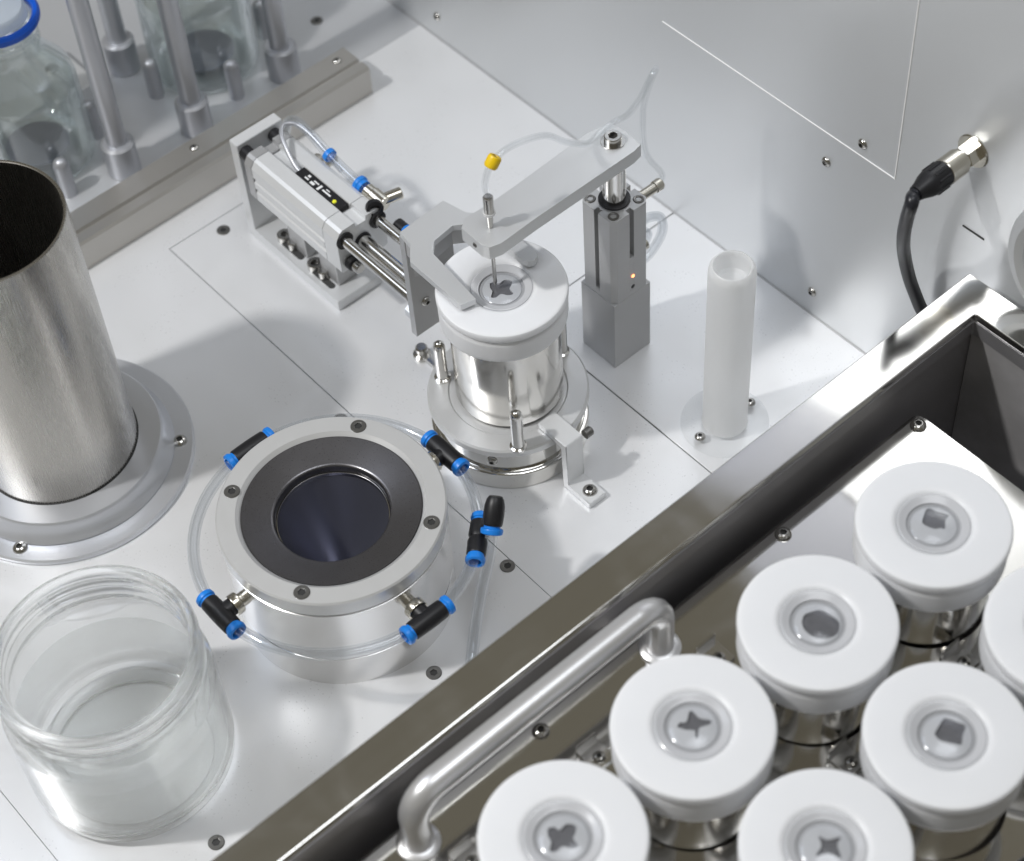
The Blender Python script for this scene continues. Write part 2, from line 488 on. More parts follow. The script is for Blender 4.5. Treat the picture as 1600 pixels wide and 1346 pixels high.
# ================================================================== the back wall
wall = part('back_wall', box(-760, 520, 172.6, 180, -14, 395, 0.5), 'wall')
tag(wall, kind='structure')
part('sealant_line', box(-66, 96.3, 172.2, 172.7, 134.7, 135.2), 'seal', wall)
part('sealant_line', box(95.8, 96.3, 172.2, 172.7, 135.2, 317.5), 'seal', wall)
part('sealant_line', box(139, 152, 172.2, 172.7, 134.3, 135.2), 'gap', wall, label='short dark joint in the wall')
part('upper_panel', box(-755, 515, 170.8, 172.5, 318, 470, 0.3), 'upper', wall, label='darker upper panel above the wall sheet')
part('wall_top', box(-755, 515, 172.7, 180, 395.2, 470), 'upper', wall)
part('joint_strip', box(-755, 515, 171.9, 172.6, -0.2, 0.7, 0.15), 'alu_dark', wall)
for (x, z) in ((-264.8, 17.6), (74.2, 143.2), (52.7, 116), (51.7, 17.5)):
    place('screw', SCR_SMALL, wall, (x, 172.6, z), '-y', spin=random.random())
glint = lathe([(30, 0), (33, 0), (38, 5), (40, 9), (38.5, 12), (34, 13.5), (30, 12), (29, 8), (29, 0)], (211, 172.6, 160), '-y', 72)
po = part('edge_glint_ring', glint, 'wall')  # ring added to give the soft highlight on the wall's right end
tag(po, 'rounded metal port ring on the wall, added for a soft highlight at the right picture edge', 'port ring')

# ================================================================== ledge bar at the back left
led = thing('ledge_bar', 'long rectangular metal bar lying across the worktop before the bottle rods', 'metal bar', (-266, 0, 0))
pts = [(-255.5, 0), (-255.5, 19), (-257, 20.5), (-263, 20.5), (-264, 18.6), (-265.5, 18.6), (-266.5, 20.5), (-281, 20.5), (-283, 18), (-283, 0)]
b = NB()
ringA = [b.verts.new((x, -330, z)) for x, z in pts]; ringB = [b.verts.new((x, 111.5, z)) for x, z in pts]
for i in range(len(pts)): b.faces.new((ringA[i], ringA[(i + 1) % len(pts)], ringB[(i + 1) % len(pts)], ringB[i]))
b.faces.new(ringA); b.faces.new(ringB)
part('bar', b, 'bar_steel', led, 20)
for (x, y) in ((-273.5, -6), (-273.5, 101)):
    place('screw', SCR_SMALL, led, (x - 0.2, y, 20.4))

# rods with sleeves and short pins round the bottles
first_rod = None
for (x, y, lab) in ((-308, -37, 'grey upright rod in a sleeve, leftmost of the three in the front row'),
                    (-306.7, 15.5, 'grey upright rod in a sleeve, middle of the front row between the bottles'),
                    (-307.8, 83.3, 'grey upright rod in a sleeve, rightmost at the back left'),
                    (-383.4, 15, 'grey upright rod in a sleeve, standing behind the front row')):
    if first_rod is None:
        r = thing('support_rod', lab, 'rod', (x, y, 0), 'upright rods round the bottles')
        part('sleeve', lathe([(0, 0), (9.6, 0), (10, .6), (10, 22), (8.6, 23.4), (6.6, 23.6), (0, 23.6)], (x, y, 0), seg=48), 'shelf_grey', r)
        part('rod', cyl(6.1, 22, 300, (x, y, 0), seg=40), 'shelf_grey', r)
        first_rod = r
    else:
        r = copy_tree(first_rod); r.location = Vector((x, y, 0)) * S; r['label'] = lab
r = copy_tree(first_rod); r.location = Vector((-332, -122, 0)) * S
r['label'] = 'grey upright rod at the left picture edge beside the front glass bottle'
first_pin = None
for (x, y, lab) in ((-314.8, -72, 'short grey pin with rounded tip in front of the front glass bottle'),
                    (-344.7, -33, 'short grey pin between front bottle and middle rod'),
                    (-348.5, 15, 'short grey pin at the left foot of the rear bottle'),
                    (-312.5, 50, 'short grey pin at the front foot of the rear bottle'),
                    (-345, 96, 'short grey pin at the right foot of the rear bottle')):
    if first_pin is None:
        p = thing('locating_pin', lab, 'pin', (x, y, 0), 'short pins that hold the bottles')
        part('pin', lathe([(0, 0), (4.8, 0), (4.8, 23), (4.2, 25.5), (2.6, 27.3), (0, 28)], (x, y, 0), seg=32), 'shelf_grey', p)
        first_pin = p
    else:
        p = copy_tree(first_pin); p.location = Vector((x, y, 0)) * S; p['label'] = lab

# glass bottles
def bottle(x, y, lab, ring):
    t = thing('glass_bottle', lab, 'bottle', (x, y, 0), 'glass bottles at the back left')
    R = 34.0
    out = [(0, 3.5), (12, 2.5), (20, 0), (R - 5, 0), (R - 1.5, 1.5), (R, 5), (R, 56), (R - 1.5, 63), (R - 6, 69), (24, 75), (20.5, 79), (19.5, 82),
           (19.5, 88), (20.6, 89), (20.6, 90.5), (19.5, 92), (19.5, 94), (20.6, 95.5), (20.6, 97), (19.5, 98), (19.5, 106), (18, 107)]
    inn = [(17, 105), (17, 82), (19, 78), (24, 72), (R - 8, 66), (R - 3.5, 61), (R - 2.3, 56), (R - 2.3, 6), (R - 6, 3.2), (20, 3.2), (12, 5.5), (0, 6.5)]
    part('glass', lathe(out + inn, (x, y, 0), seg=72), 'bottle', t)
    part('foot_disc', lathe([(0, 6.7), (17, 6.7), (19, 7.4), (19, 9), (17, 9.6), (0, 9.6)], (x, y, 0), seg=48), 'well', t)
    if ring:
        part('pouring_ring', lathe([(19.8, 103), (23.5, 103), (24.3, 104.5), (24.3, 107), (23, 108.6), (21, 108.6), (19.8, 107)], (x, y, 0), closed=True), 'blue_ring', t)
        part('stopper', lathe([(0, 100), (17, 100), (17, 111), (15.5, 113), (0, 113.6)], (x, y, 0)), 'cap', t)
    else:
        part('stopper', lathe([(19.9, 86), (22.5, 86), (22.5, 107), (21, 109), (0, 109.5), (0, 107.6), (19.9, 107.6)], (x, y, 0)), 'cap', t)
    return t


bottle(-355, -66, 'clear glass bottle with blue ring round its neck at the top left corner', True)
bottle(-352, 55, 'clear glass bottle without blue ring, standing between rods at the top', False)
hb = thing('reflection_block', 'pale flat block behind the front glass bottle, added for a light reflection', 'block', (-398, -10, 0))
part('block', box(-420, -372, -40, -10, 0, 12, 1), 'alu', hb)  # low block added in place of a pale reflection
part('screw', lathe([(0, 12), (4, 12), (4, 14), (3, 15), (0, 15)], (-400, -25, 0), seg=24), 'screw', hb)

# ================================================================== tall steel cylinder at the left
cx, cy = -150, -184
t = thing('steel_cylinder', 'tall open brushed steel cylinder on a round flange at the left edge', 'cylinder', (cx, cy, 0))
part('base_disc', lathe([(0, 0), (68.6, 0), (69, .5), (69, 2.4), (68, 3.2), (0, 3.2)], (cx, cy, 0), seg=120), 'collar_metal', t)
part('flange', lathe([(0, 3.3), (58.5, 3.3), (58.8, 3.7), (58.2, 5), (55.6, 8), (54.5, 12.5), (54.1, 14.2), (53.2, 15), (0, 15)], (cx, cy, 0), seg=120), 'collar_metal', t)
part('groove', lathe([(0, 15.05), (41.8, 15.05), (41.8, 15.2), (0, 15.2)], (cx, cy, 0), seg=96), 'gap', t)
part('tube', lathe([(39, 15.4), (41, 15.4), (41, 179.6), (40.6, 180), (39.6, 180), (39.2, 179.6)], (cx, cy, 0), seg=128, closed=True), 'brushed', t)
for a in (math.atan2(-135.8 - cy, -115.8 - cx), math.atan2(-235.7 - cy, -113.9 - cx), math.radians(140), math.radians(-140)):
    place('screw', SCR_BUTTON, t, (cx + 61.5 * math.cos(a), cy + 61.5 * math.sin(a), 3.2), spin=a)

# ================================================================== ring station with hose loop
cx, cy = 19.5, -126.5
t = thing('ring_station', 'round brushed metal station with dark open centre and a hose loop with tees', 'ring station', (cx, cy, 0))
part('body', lathe([(30, 0), (54.2, 0), (54.2, 21.6), (53.2, 22), (53.2, 23), (54.4, 23.4), (54.6, 60), (53.4, 60.5), (53.4, 61.6), (30, 61.6), (30, 30)], (cx, cy, 0), seg=128, closed=True), 'turned', t)
part('top_ring', lathe([(43.4, 61.9), (54.8, 61.9), (55, 62.3), (55, 70.4), (54.2, 71.2), (45.6, 71.2), (43.4, 69.2)], (cx, cy, 0), seg=128, closed=True), 'turned_light', t)
part('sinter_disc', lathe([(27.4, 62.2), (43.2, 62.2), (43.2, 70.0), (42.6, 70.0), (29.2, 67.2), (28.2, 66.8), (27.6, 66)], (cx, cy, 0), seg=112, closed=True), 'gasket', t)
part('inner_lip', lathe([(26.6, 60.6), (27.3, 60.6), (27.3, 62.3), (27.1, 62.6), (26.8, 62.6), (26.6, 62.3)], (cx, cy, 0), seg=96, closed=True), 'rod', t)
part('well', lathe([(27.2, 60.5), (26.5, 59.5), (22, 46), (13, 26), (7, 14), (5, 12), (0, 11.6), (0, 8), (29.8, 8), (29.8, 60.5)], (cx, cy, 0), seg=96), 'well', t)
for a in (-70, 20, 110, 200):
    a = math.radians(a + 16)
    place('screw', SCR_FLUSH, t, (cx + 49.2 * math.cos(a), cy + 49.2 * math.sin(a), 71.1), spin=a)
RL, ZL = 68.8, 51.0


def lp(deg, r=RL, z=ZL):
    a = math.radians(deg); return Vector((cx + r * math.cos(a), cy + r * math.sin(a), z))


def along(d):
    return Vector((0, 0, 1)).rotation_difference(Vector(d).normalized()).to_matrix().to_4x4()


def collar(parent, p, d, r=4.7, mat='blue'):
    return part('collar', lathe([(3.1, -1), (4.1, -1), (4.1, 1.2), (r, 1.6), (r + .25, 2.4), (r, 4.0), (r - 1.1, 4.5), (3.1, 4.3)], p, along(d), 28, closed=True), mat, parent)


def tee(deg, label=None, stem=True):
    p = lp(deg); rad = Vector((math.cos(math.radians(deg)), math.sin(math.radians(deg)), 0)); tan = Vector((-rad.y, rad.x, 0))
    A = along(tan)
    bm = lathe([(0, -9.5), (4.4, -9.5), (4.7, -9), (4.9, -3), (4.9, 3), (4.7, 9), (4.4, 9.5), (0, 9.5)], p, A, 28)
    lathe([(0, 0), (4.4, 0), (4.4, 6.2), (3.9, 6.6), (0, 6.6)], p, along(-rad), 28, bm)
    o = part('tee_fitting', bm, 'black', t)
    for s in (1, -1):
        collar(o, p + tan * s * 9.4, tan * s)
    nut = lathe([(0, 6.4), (5.2, 6.4), (5.5, 6.8), (5.5, 10.2), (5.2, 10.6), (3.6, 10.8), (3.6, 15.2), (0, 15.2)], p, along(-rad), 24)
    part('nut', nut, 'nickel', o)
    return o


for d in (-90, 0, 90, 180): tee(d)


def arc(d0, d1, n=14): return [lp(d0 + (d1 - d0) * k / n) for k in range(n + 1)]


E = math.degrees(12.5 / RL)
part('hose', tube(arc(-90 + E, 0 - E), 3.0, hollow=.62, smooth=False), 'hose', t)
part('hose', tube(arc(90 + E, 180 - E), 3.0, hollow=.62, smooth=False), 'hose', t)
part('hose', tube(arc(180 + E, 270 - E), 3.0, hollow=.62, smooth=False), 'hose', t)
# joining piece in the loop on the right, with its drop hose
dj = 43
pj = lp(dj); tanj = Vector((-math.sin(math.radians(dj)), math.cos(math.radians(dj)), 0)); radj = Vector((math.cos(math.radians(dj)), math.sin(math.radians(dj)), 0))
part('hose', tube(arc(0 + E, dj - E), 3.0, hollow=.62, smooth=False), 'hose', t)
part('hose', tube(arc(dj + E, 90 - E), 3.0, hollow=.62, smooth=False), 'hose', t)
bm = lathe([(0, -9.5), (4.3, -9.5), (4.7, -9), (4.9, -2), (4.2, 0), (4.9, 2), (4.7, 9), (4.3, 9.5), (0, 9.5)], pj, along(tanj), 28)
yo = part('joining_piece', bm, 'black', t)
collar(yo, pj + tanj * 9.4, tanj); collar(yo, pj - tanj * 9.4, -tanj)
pe = on_z(772, 800, 64)
de = (on_z(768, 834, 57) - pe).normalized()
bm = lathe([(0, -7.5), (3.2, -7.5), (4.2, -6), (4.9, -3), (5.1, 1), (4.9, 5.5), (4.6, 6.5), (0, 6.5)], pe, along(de), 28)
eo = part('elbow_fitting', bm, 'black', t)
collar(eo, pe + de * 6.5, de, 5.3)
dp = [pe + de * 7, on_z(764, 870, 46), on_z(751, 930, 28), on_z(743, 980, 13), on_z(738, 1022, 4.5), on_z(735, 1052, 4)]
part('hose', tube(dp, 3.0, hollow=.62), 'hose', t)

# ================================================================== cup holder with turned plate
cx, cy = -2.4, 1.6
t = thing('cup_holder', 'round turned metal turntable carrying the gripped cup on its plate', 'turntable', (cx, cy, 0))
part('base', lathe([(0, 0), (40.5, 0), (41.2, .7), (41.2, 11.5), (40.4, 12.2), (38.6, 12.4), (38.6, 27), (0, 27)], (cx, cy, 0), seg=112), 'polished', t)
part('plate', lathe([(0, 27.2), (41.2, 27.2), (42, 28), (42, 31.6), (41, 32.6), (31.2, 32.6), (30.4, 31.9), (0, 31.9)], (cx, cy, 0), seg=112), 'turned_light', t)
for (x, y) in ((-30.7, -18.7), (30.4, -20.2), (-1, 37.5)):
    part('pin', lathe([(0, 32), (4.4, 32.4), (4.4, 34), (3.3, 34.6), (3.3, 57), (2.9, 59.4), (1.6, 60.8), (0, 61.2)], (x, y, 0), seg=32), 'rod', t)
place('screw', SCR_SMALL, t, (cx + 38.6 * math.cos(-.95), cy + 38.6 * math.sin(-.95), 20), along((math.cos(-.95), math.sin(-.95), 0)))
c2 = thing('clamp_bracket', 'bent metal strap screwed to the worktop, holding the turntable plate down', 'bracket', (55, 1.5, 0))
b = NB()
prof = [(28, 36.2), (49.2, 36.2), (49.2, 4), (66, 4), (66, 0.05), (45.8, 0.05), (45.8, 32.9), (28, 32.9)]
A = [b.verts.new((x, -4.8, z)) for x, z in prof]; B = [b.verts.new((x, 6.6, z)) for x, z in prof]
for i in range(len(prof)): b.faces.new((A[i], A[(i + 1) % 8], B[(i + 1) % 8], B[i]))
b.faces.new(A); b.faces.new(B)
bmesh.ops.bevel(b, geom=b.edges[:], offset=.35, segments=2, affect='EDGES')
part('strap', b, 'light_alu', c2)
place('screw', SCR_BUTTON, c2, (59.5, 1.2, 4))
part('screw', lathe([(0, 0), (2.6, 0), (2.6, 4), (2.1, 4.6), (0, 4.6)], (46.5, 10.4, 30.5), 'y', 24), 'screw_dark', c2)

# small upright lever screw behind the turntable
lv = thing('thumb_screw', 'small bright thumb screw on the worktop behind the turntable', 'screw', tuple(on_z(660, 556, 0)))
p = on_z(660, 556, 0)
part('head', lathe([(0, 0), (5, 0), (5, 2), (3.4, 3), (3.4, 7), (2.6, 8), (0, 8)], p, seg=28), 'screw', lv)
part('wing', box(p.x - 1, p.x + 12, p.y - 2, p.y + 2, .1, 3, .5), 'screw', lv)


# ================================================================== filter cups
def star(cx_, cy_, n, R, r, rot):
    return [(cx_ + (R if k % 2 == 0 else r) * math.cos(rot + PI * k / n), cy_ + (R if k % 2 == 0 else r) * math.sin(rot + PI * k / n)) for k in range(2 * n)]


LID_BM = [(0, 55.0), (27.2, 55.0), (29.2, 55.2), (30.9, 56.0), (31.9, 57.4), (32.2, 59.2), (32.25, 67.6), (31.9, 68.9), (31.2, 69.8), (31.0, 70.5), (31.3, 71.2), (32.2, 71.8),
          (32.7, 72.6), (32.75, 75.0), (32.35, 76.3), (31.2, 77), (18.2, 77), (17.2, 76.85), (16.2, 76.4), (15.2, 75.6), (12.2, 73.6), (0, 73.6)]


def cup_proto():
    pr = {}
    pr['lid'] = finish(lathe(LID_BM, seg=112), 40)
    pr['body'] = finish(lathe([(0, 0), (26.4, 0), (27.6, .8), (28, 2), (28, 54.0), (27.2, 54.8), (0, 54.8)], seg=112), 40)
    b = lathe([(15.0, 75.5), (15.2, 75.9), (14.8, 76.1), (13.8, 75.9), (12.4, 75.1), (11.5, 74.9), (11.3, 74.6), (11.3, 73.7), (12.4, 73.75)], seg=88, closed=True)
    pr['ring'] = finish(b, 30)
    pr['seam'] = finish(lathe([(9.7, 73.7), (11.3, 73.7), (11.3, 74.0), (9.7, 74.0)], seg=80, closed=True), 30)
    pr['window'] = finish(lathe([(0, 76.3), (4, 76.15), (7.5, 75.7), (9.6, 75.0), (10.2, 74.6)], seg=64), 60)
    for k, mn in (('lid', 'white'), ('body', 'cup_steel'), ('ring', 'silicone'), ('seam', 'silicone_dark'), ('window', 'window')):
        pr[k].materials.append(M[mn]); pr[k].name = 'cup_' + k
    return pr


CUP = cup_proto()


def septum(shape):
    """grey silicone disc with a torn opening; shape = outline of the hole"""
    b = prism(circle(0, 0, 9.6, 56), 73.7, 75.0, [shape], 0.0)
    for v in b.verts:
        rr = math.hypot(v.co.x, v.co.y)
        if v.co.z > 74.9: v.co.z = 74.2 + 0.9 * max(0.0, 1 - (rr / 9.6) ** 2) - 0.5 * max(0, 1 - rr / 4.5)
    me = finish(b, 45); me.materials.append(M['silicone']); me.name = 'septum'
    return me


def slit(shape):
    b = prism(shape, 73.62, 73.9)
    me = finish(b, 45); me.materials.append(M['slit']); me.name = 'slit'
    return me


def blob(shape_r, squeeze, rot, n=28, jit=0.08, seed=1):
    rnd = random.Random(seed); out = []
    for k in range(n):
        a = 2 * PI * k / n
        rr = shape_r(a) * (1 + jit * (rnd.random() - .5))
        x, y = rr * math.cos(a), rr * math.sin(a) * squeeze
        out.append((x * math.cos(rot) - y * math.sin(rot), x * math.sin(rot) + y * math.cos(rot)))
    return out


# outlines of the torn openings, read off the photograph and laid on the seal's own plane
HOLES_PX = {
    'square': ((249.6, 24.9, 147.2), (1380, 730), 8.889, ((540, 700), (600, 530), (680, 510), (770, 560), (950, 610), (900, 700), (890, 830), (820, 820), (720, 830), (560, 760))),
    'oval': ((249.6, -45.4, 147.2), (1200, 900), 9.412, ((470, 650), (510, 530), (620, 480), (780, 450), (920, 520), (1060, 610), (1085, 720), (1040, 830), (900, 900), (740, 905), (620, 860), (510, 760))),
    'cross': ((249.8, -115.0, 147.2), (1000, 1060), 8.889, ((530, 640), (570, 580), (660, 570), (700, 430), (750, 420), (850, 520), (990, 540), (1010, 570), (970, 610), (850, 650), (830, 700), (820, 790), (790, 790), (775, 690), (650, 680))),
    'star': ((319.3, -115.2, 147.2), (1200, 1240), 8.0, ((620, 490), (750, 540), (905, 500), (860, 600), (910, 770), (760, 710), (590, 740), (660, 620))),
    'kite': ((318.9, -46.0, 147.2), (1400, 1070), 8.889, ((530, 630), (590, 530), (670, 400), (770, 400), (900, 450), (1015, 500), (970, 650), (950, 790), (850, 790), (720, 760), (600, 720))),
    'clover': ((250.0, -184.6, 147.2), (790, 1230), 8.889, ((570, 540), (660, 520), (740, 560), (830, 480), (960, 500), (960, 600), (930, 680), (1000, 780), (900, 820), (780, 790), (690, 860), (600, 850), (620, 730), (580, 650))),
}
HOLES = {}
for k_, (c_, o_, s_, pl_) in HOLES_PX.items():
    q_ = [on_z(o_[0] + x / s_, o_[1] + y / s_, c_[2]) for x, y in pl_]
    q_ = smooth_path([(p.x - c_[0], p.y - c_[1], 0) for p in q_ + [q_[0]]], 4)[:-1]
    q_ = [(p.x, p.y) for p in q_]
    far = max(math.hypot(*p) for p in q_)
    f_ = min(1.0, 9.0 / far)
    HOLES[k_] = [(x * f_, y * f_) for x, y in q_]


def filter_cup(x, y, z, hole, label, group, tilt=(0, 0)):
    t_ = thing('filter_cup', label, 'cup', (x, y, z), group)
    t_.rotation_euler = (tilt[0], tilt[1], 0)
    lid = weigh(bpy.data.objects.new('lid', CUP['lid'])); col.objects.link(lid); lid.parent = t_
    body = bpy.data.objects.new('body', CUP['body']); col.objects.link(body); body.parent = t_
    for nm, me in (('seal_ring', CUP['ring']), ('seam', CUP['seam']), ('window', CUP['window']), ('septum', septum(HOLES[hole])), ('opening', slit(HOLES[hole]))):
        o = bpy.data.objects.new(nm, me); col.objects.link(o); o.parent = lid
    return t_


GR = 'white lidded steel cups in the tray'
ZC = 70.2
for (x, y, h, lab) in (
        (249.6, 24.9, 'square', 'white lidded steel cup nearest the far tray corner, small square opening in its seal'),
        (249.6, -45.4, 'oval', 'white lidded steel cup with a large dark oval opening, second from the far corner'),
        (249.8, -115.0, 'cross', 'white lidded steel cup with a thin flat cross slit, right behind the tube handle'),
        (250.0, -184.6, 'clover', 'white lidded steel cup at the bottom edge beside the near handle foot, dark clover opening'),
        (318.9, -46.0, 'kite', 'white lidded steel cup with dark four-pointed kite opening, fully seen in the second row'),
        (319.3, -115.2, 'star', 'white lidded steel cup with a dark star opening at the bottom edge, second row'),
        (319.0, 24.0, 'oval', 'white lidded steel cup cut by the right edge, beside the far corner cup'),
        (388.6, -115.0, 'square', 'white lidded steel cup barely showing in the bottom right corner')):
    filter_cup(x, y, ZC, h, lab, GR, (random.uniform(-.006, .006), random.uniform(-.006, .006)))
filter_cup(-2.4, 2.8, 33.0, 'clover', 'white lidded steel cup standing on the turntable under the needle arm', None)

# ================================================================== tray with rack
X0, X1, Y0, Y1 = 156.0, 560.0, -470.0, 159.4
IX0, IX1, IY0, IY1 = 174.9, 541.0, -451.0, 141.4
t = thing('steel_tray', 'deep polished stainless tray with broad flat rim at the lower right', 'tray', ((X0 + X1) / 2, (Y0 + Y1) / 2, 0))
rim = prism(rrect(X0, X1, Y0, Y1, .8, 3), 121.0, 125.0, [rrect(IX0, IX1, IY0, IY1, 1.2, 3)], 0.9)
part('rim', rim, 'rim_steel', t, 25)
for (x0, x1, y0, y1, mn) in ((IX0 - 2.5, IX0 - .6, IY0 - 2, IY1 + 2, 'basin'), (IX1 + .6, IX1 + 2.5, IY0 - 2, IY1 + 2, 'basin'),
                             (IX0 - .4, IX1 + .4, IY1 + .6, IY1 + 2.5, 'basin_lit'), (IX0 - .4, IX1 + .4, IY0 - 2.5, IY0 - .6, 'basin')):
    part('inner_wall', box(x0, x1, y0, y1, 5, 120.9, .2, 1), mn, t)
part('floor_sheet', box(IX0 - 2, IX1 + 2, IY0 - 2, IY1 + 2, 2.2, 4.9), 'basin', t)
for (x0, x1, y0, y1) in ((X0 + .4, X0 + 2, Y0 + .4, Y1 - .4), (X1 - 2, X1 - .4, Y0 + .4, Y1 - .4), (X0 + 2.2, X1 - 2.2, Y1 - 2, Y1 - .4), (X0 + 2.2, X1 - 2.2, Y0 + .4, Y0 + 2)):
    part('outer_wall', box(x0, x1, y0, y1, 0.1, 120.8, .2, 1), 'polished', t)
part('lip', prism(rrect(IX0 - .5, IX1 + .5, IY0 - .5, IY1 + .5, 1.2, 3), 112, 120.6, [rrect(IX0 + .5, IX1 - .5, IY0 + .5, IY1 - .5, 1.2, 3)]), 'basin', t)

PX0, PX1, PY0, PY1 = 181.7, 500.0, -420.0, 98.7
rk = thing('cup_rack', 'flat polished rack plate with a tube handle, sunk in the tray and carrying the cups', 'rack', ((PX0 + PX1) / 2, (PY0 + PY1) / 2, 5))
holes = [circle(249.8 + 69.5 * i, 24.9 - 69.8 * j, 28.7, 56) for i in range(4) for j in range(7) if True]
holes = [h for h in holes if max(p[0] for p in h) < PX1 - 4 and min(p[1] for p in h) > PY0 + 4]
part('plate', prism(rrect(PX0, PX1, PY0, PY1, 5, 6), 91.8, 94.8, holes, 0.0), 'polished', rk, 25)
part('lower_plate', prism(rrect(PX0, PX1, PY0, PY1, 5, 6), 66.5, 69.9), 'basin', rk)
for (x, y) in ((PX0 + 9, PY1 - 9), (PX1 - 9, PY1 - 9), (PX0 + 9, PY0 + 9), (PX1 - 9, PY0 + 9)):
    part('leg', cyl(4, 5.0, 91.6, (x, y, 0), seg=24), 'rod', rk)
for (x, y) in ((187.2, 93.2), (187.2, 3.6), (187.8, -142.6)):
    place('screw', SCR_BUTTON, rk, (x, y, 94.8), spin=random.random())
HX, HZ, HR = 192.0, 130.5, 6.1
yA, yB = -213.0, -77.5
path = [(HX, yA, 97), (HX, yA, HZ - 13)]
for k in range(7):
    a = PI / 2 * k / 6; path.append((HX, yA + 13 - 13 * math.cos(a), HZ - 13 + 13 * math.sin(a)))
for k in range(7):
    a = PI / 2 * k / 6; path.append((HX, yB - 13 + 13 * math.sin(a), HZ - 13 + 13 * math.cos(a)))
path.append((HX, yB, 97))
part('handle', tube(path, HR, 28, smooth=False), 'satin_tube', rk, 60)
for y in (yA, yB):
    part('handle_foot', lathe([(0, 94.9), (9.2, 94.9), (9.4, 95.3), (9.2, 96.1), (7.6, 97), (6.2, 97.3), (0, 97.3)], (HX, y, 0), seg=40), 'satin_tube', rk)
for (x, y) in ((212.4, -133.5 + 52.3 - 52.3), (284.7, -59.4), (212.4, -63.5), (284.6, 10.4), (284.6, -150), (212.4, -203)):
    cl = part('clip', join(box(x - 7, x + 6, y - 5.5, y + 5.5, 94.95, 96.2, .3, 1), box(x - 7.2, x - 6, y - 5.5, y + 5.5, 94.95, 100.5, .3, 1)), 'rod', rk)
    place('screw', SCR_SMALL, cl, (x + 1.5, y, 96.2), spin=random.random())

# ================================================================== gripper with pneumatic cylinder
t = thing('gripper_actuator', 'horizontal pneumatic gripper on an angle bracket, its fork over the turntable cup', 'actuator', (-170, 1.5, 0))
b = NB()
prof = [(-129.9, 0.05), (-129.9, 7.2), (-206.6, 7.2), (-207.2, 7.8), (-207.2, 73), (-214.6, 73), (-214.6, 0.05)]
A = [b.verts.new((x, -13.8, z)) for x, z in prof]; B = [b.verts.new((x, 17.2, z)) for x, z in prof]
for i in range(len(prof)): b.faces.new((A[i], A[(i + 1) % 7], B[(i + 1) % 7], B[i]))
b.faces.new(A); b.faces.new(B)
bmesh.ops.bevel(b, geom=b.edges[:], offset=.3, segments=2, affect='EDGES')
part('angle_bracket', b, 'light_alu', t)
# extruded body: a section swept along x with two rails and a sensor groove on top
y0, y1 = -15.6, 16.4
sec = [(y0 + 1, 42), (y1 - 1, 42), (y1, 43), (y1, 50), (y1 - 1.2, 51), (y1 - 1.2, 54), (y1, 55), (y1, 67), (y1 - 2.5, 71), (y1 - 4.5, 72), (4.6, 72), (4.2, 71.5), (4.2, 67.5), (-2.6, 67.5), (-2.6, 71.5), (-3, 72),
       (y0 + 4.5, 72), (y0 + 2.5, 71), (y0, 67), (y0, 60.5), (y0 + 1, 59.6), (y0 + 1, 57.4), (y0, 56.6), (y0, 52.5), (y0 + 1, 51.6), (y0 + 1, 49.6), (y0, 48.8), (y0, 43)]


def sweep_x(sec, xa, xb, dy=0, bm=None):
    b = NB()
    A = [b.verts.new((xa, y, z)) for y, z in sec]; B = [b.verts.new((xb, y, z)) for y, z in sec]
    for i in range(len(sec)): b.faces.new((A[i], A[(i + 1) % len(sec)], B[(i + 1) % len(sec)], B[i]))
    b.faces.new(A); b.faces.new(B)
    return b if bm is None else join(bm, b)


part('cylinder_body', sweep_x(sec, -193, -130.2), 'light_alu', t, 25)
ends = [(y0 + 1, 42), (y1 - 1, 42), (y1, 43), (y1, 67), (y1 - 2.5, 71), (y1 - 4.5, 72), (4.6, 72), (4.2, 69), (-2.6, 69), (-3, 72), (y0 + 4.5, 72), (y0 + 2.5, 71), (y0, 67), (y0, 43)]
part('end_cap', sweep_x(ends, -129.8, -117.5), 'light_alu', t, 25)
part('rear_cap', sweep_x(ends, -199.5, -193.4), 'alu_dark', t, 25)
for y in (-9.5, 10.3):
    part('bolt', lathe([(0, 0), (4.0, 0), (4.0, 6.6), (3.4, 7.2), (0, 7.2)], (-207.1, y, 66.5), 'x', 28), 'black', t)
for y, z in ((-10.8, 64.5), (0.4, 56.5), (11.6, 64.5)):
    part('piston_rod', cyl(3.1 if y != .4 else 4.2, -117.4, -62.1, (0, y, z), 'x', .2, 28), 'rod', t)
    part('bush', lathe([(3.3 if y != .4 else 4.4, -.2), (5.2, -.2), (5.2, 1.0), (3.3 if y != .4 else 4.4, 1.2)], (-117.4, y, z), 'x', 28, closed=True), 'black', t)
part('stop_screw', cyl(4.4, -117.4, -113, (0, -9, 47.5), 'x', .6, 28), 'black', t)
part('stop_screw', cyl(3.2, -113, -108.5, (0, -9, 47.5), 'x', .6, 28), 'screw', t)
# sensor in the groove
sn = part('sensor', box(-170, -131.5, -2.4, 4.0, 67.6, 71.6, .5), 'black', t)
for (xa, ya, ln, wd) in ((-163.5, -.9, 3.2, .9), (-163.0, .9, 2.0, 1.4), (-158.5, -1.4, 3.4, 1.6), (-157.5, .9, 4.2, .8), (-152.2, -1.8, 1.6, 3.8), (-149.0, -.2, 7.0, 1.0), (-147.8, 1.7, 3.0, .6)):
    part('print', box(xa, xa + ln, ya, ya + wd, 71.61, 71.68), 'label', sn)
part('lens', lathe([(0, 0), (1.3, 0), (1.0, .7), (0, .9)], (-137.5, -.6, 71.55), seg=16), 'led_y', sn)
cabp = [(-168, .8, 69.8), (-174, 1.0, 71.5), (-183, 3, 76), (-191, 6, 79), (-196, 11, 80), (-193, 17, 79), (-184, 19, 77), (-172, 19.5, 73), (-158, 19.5, 66)]
part('sensor_cable', tube(cabp, 1.3, 12), 'shelf_grey', t)
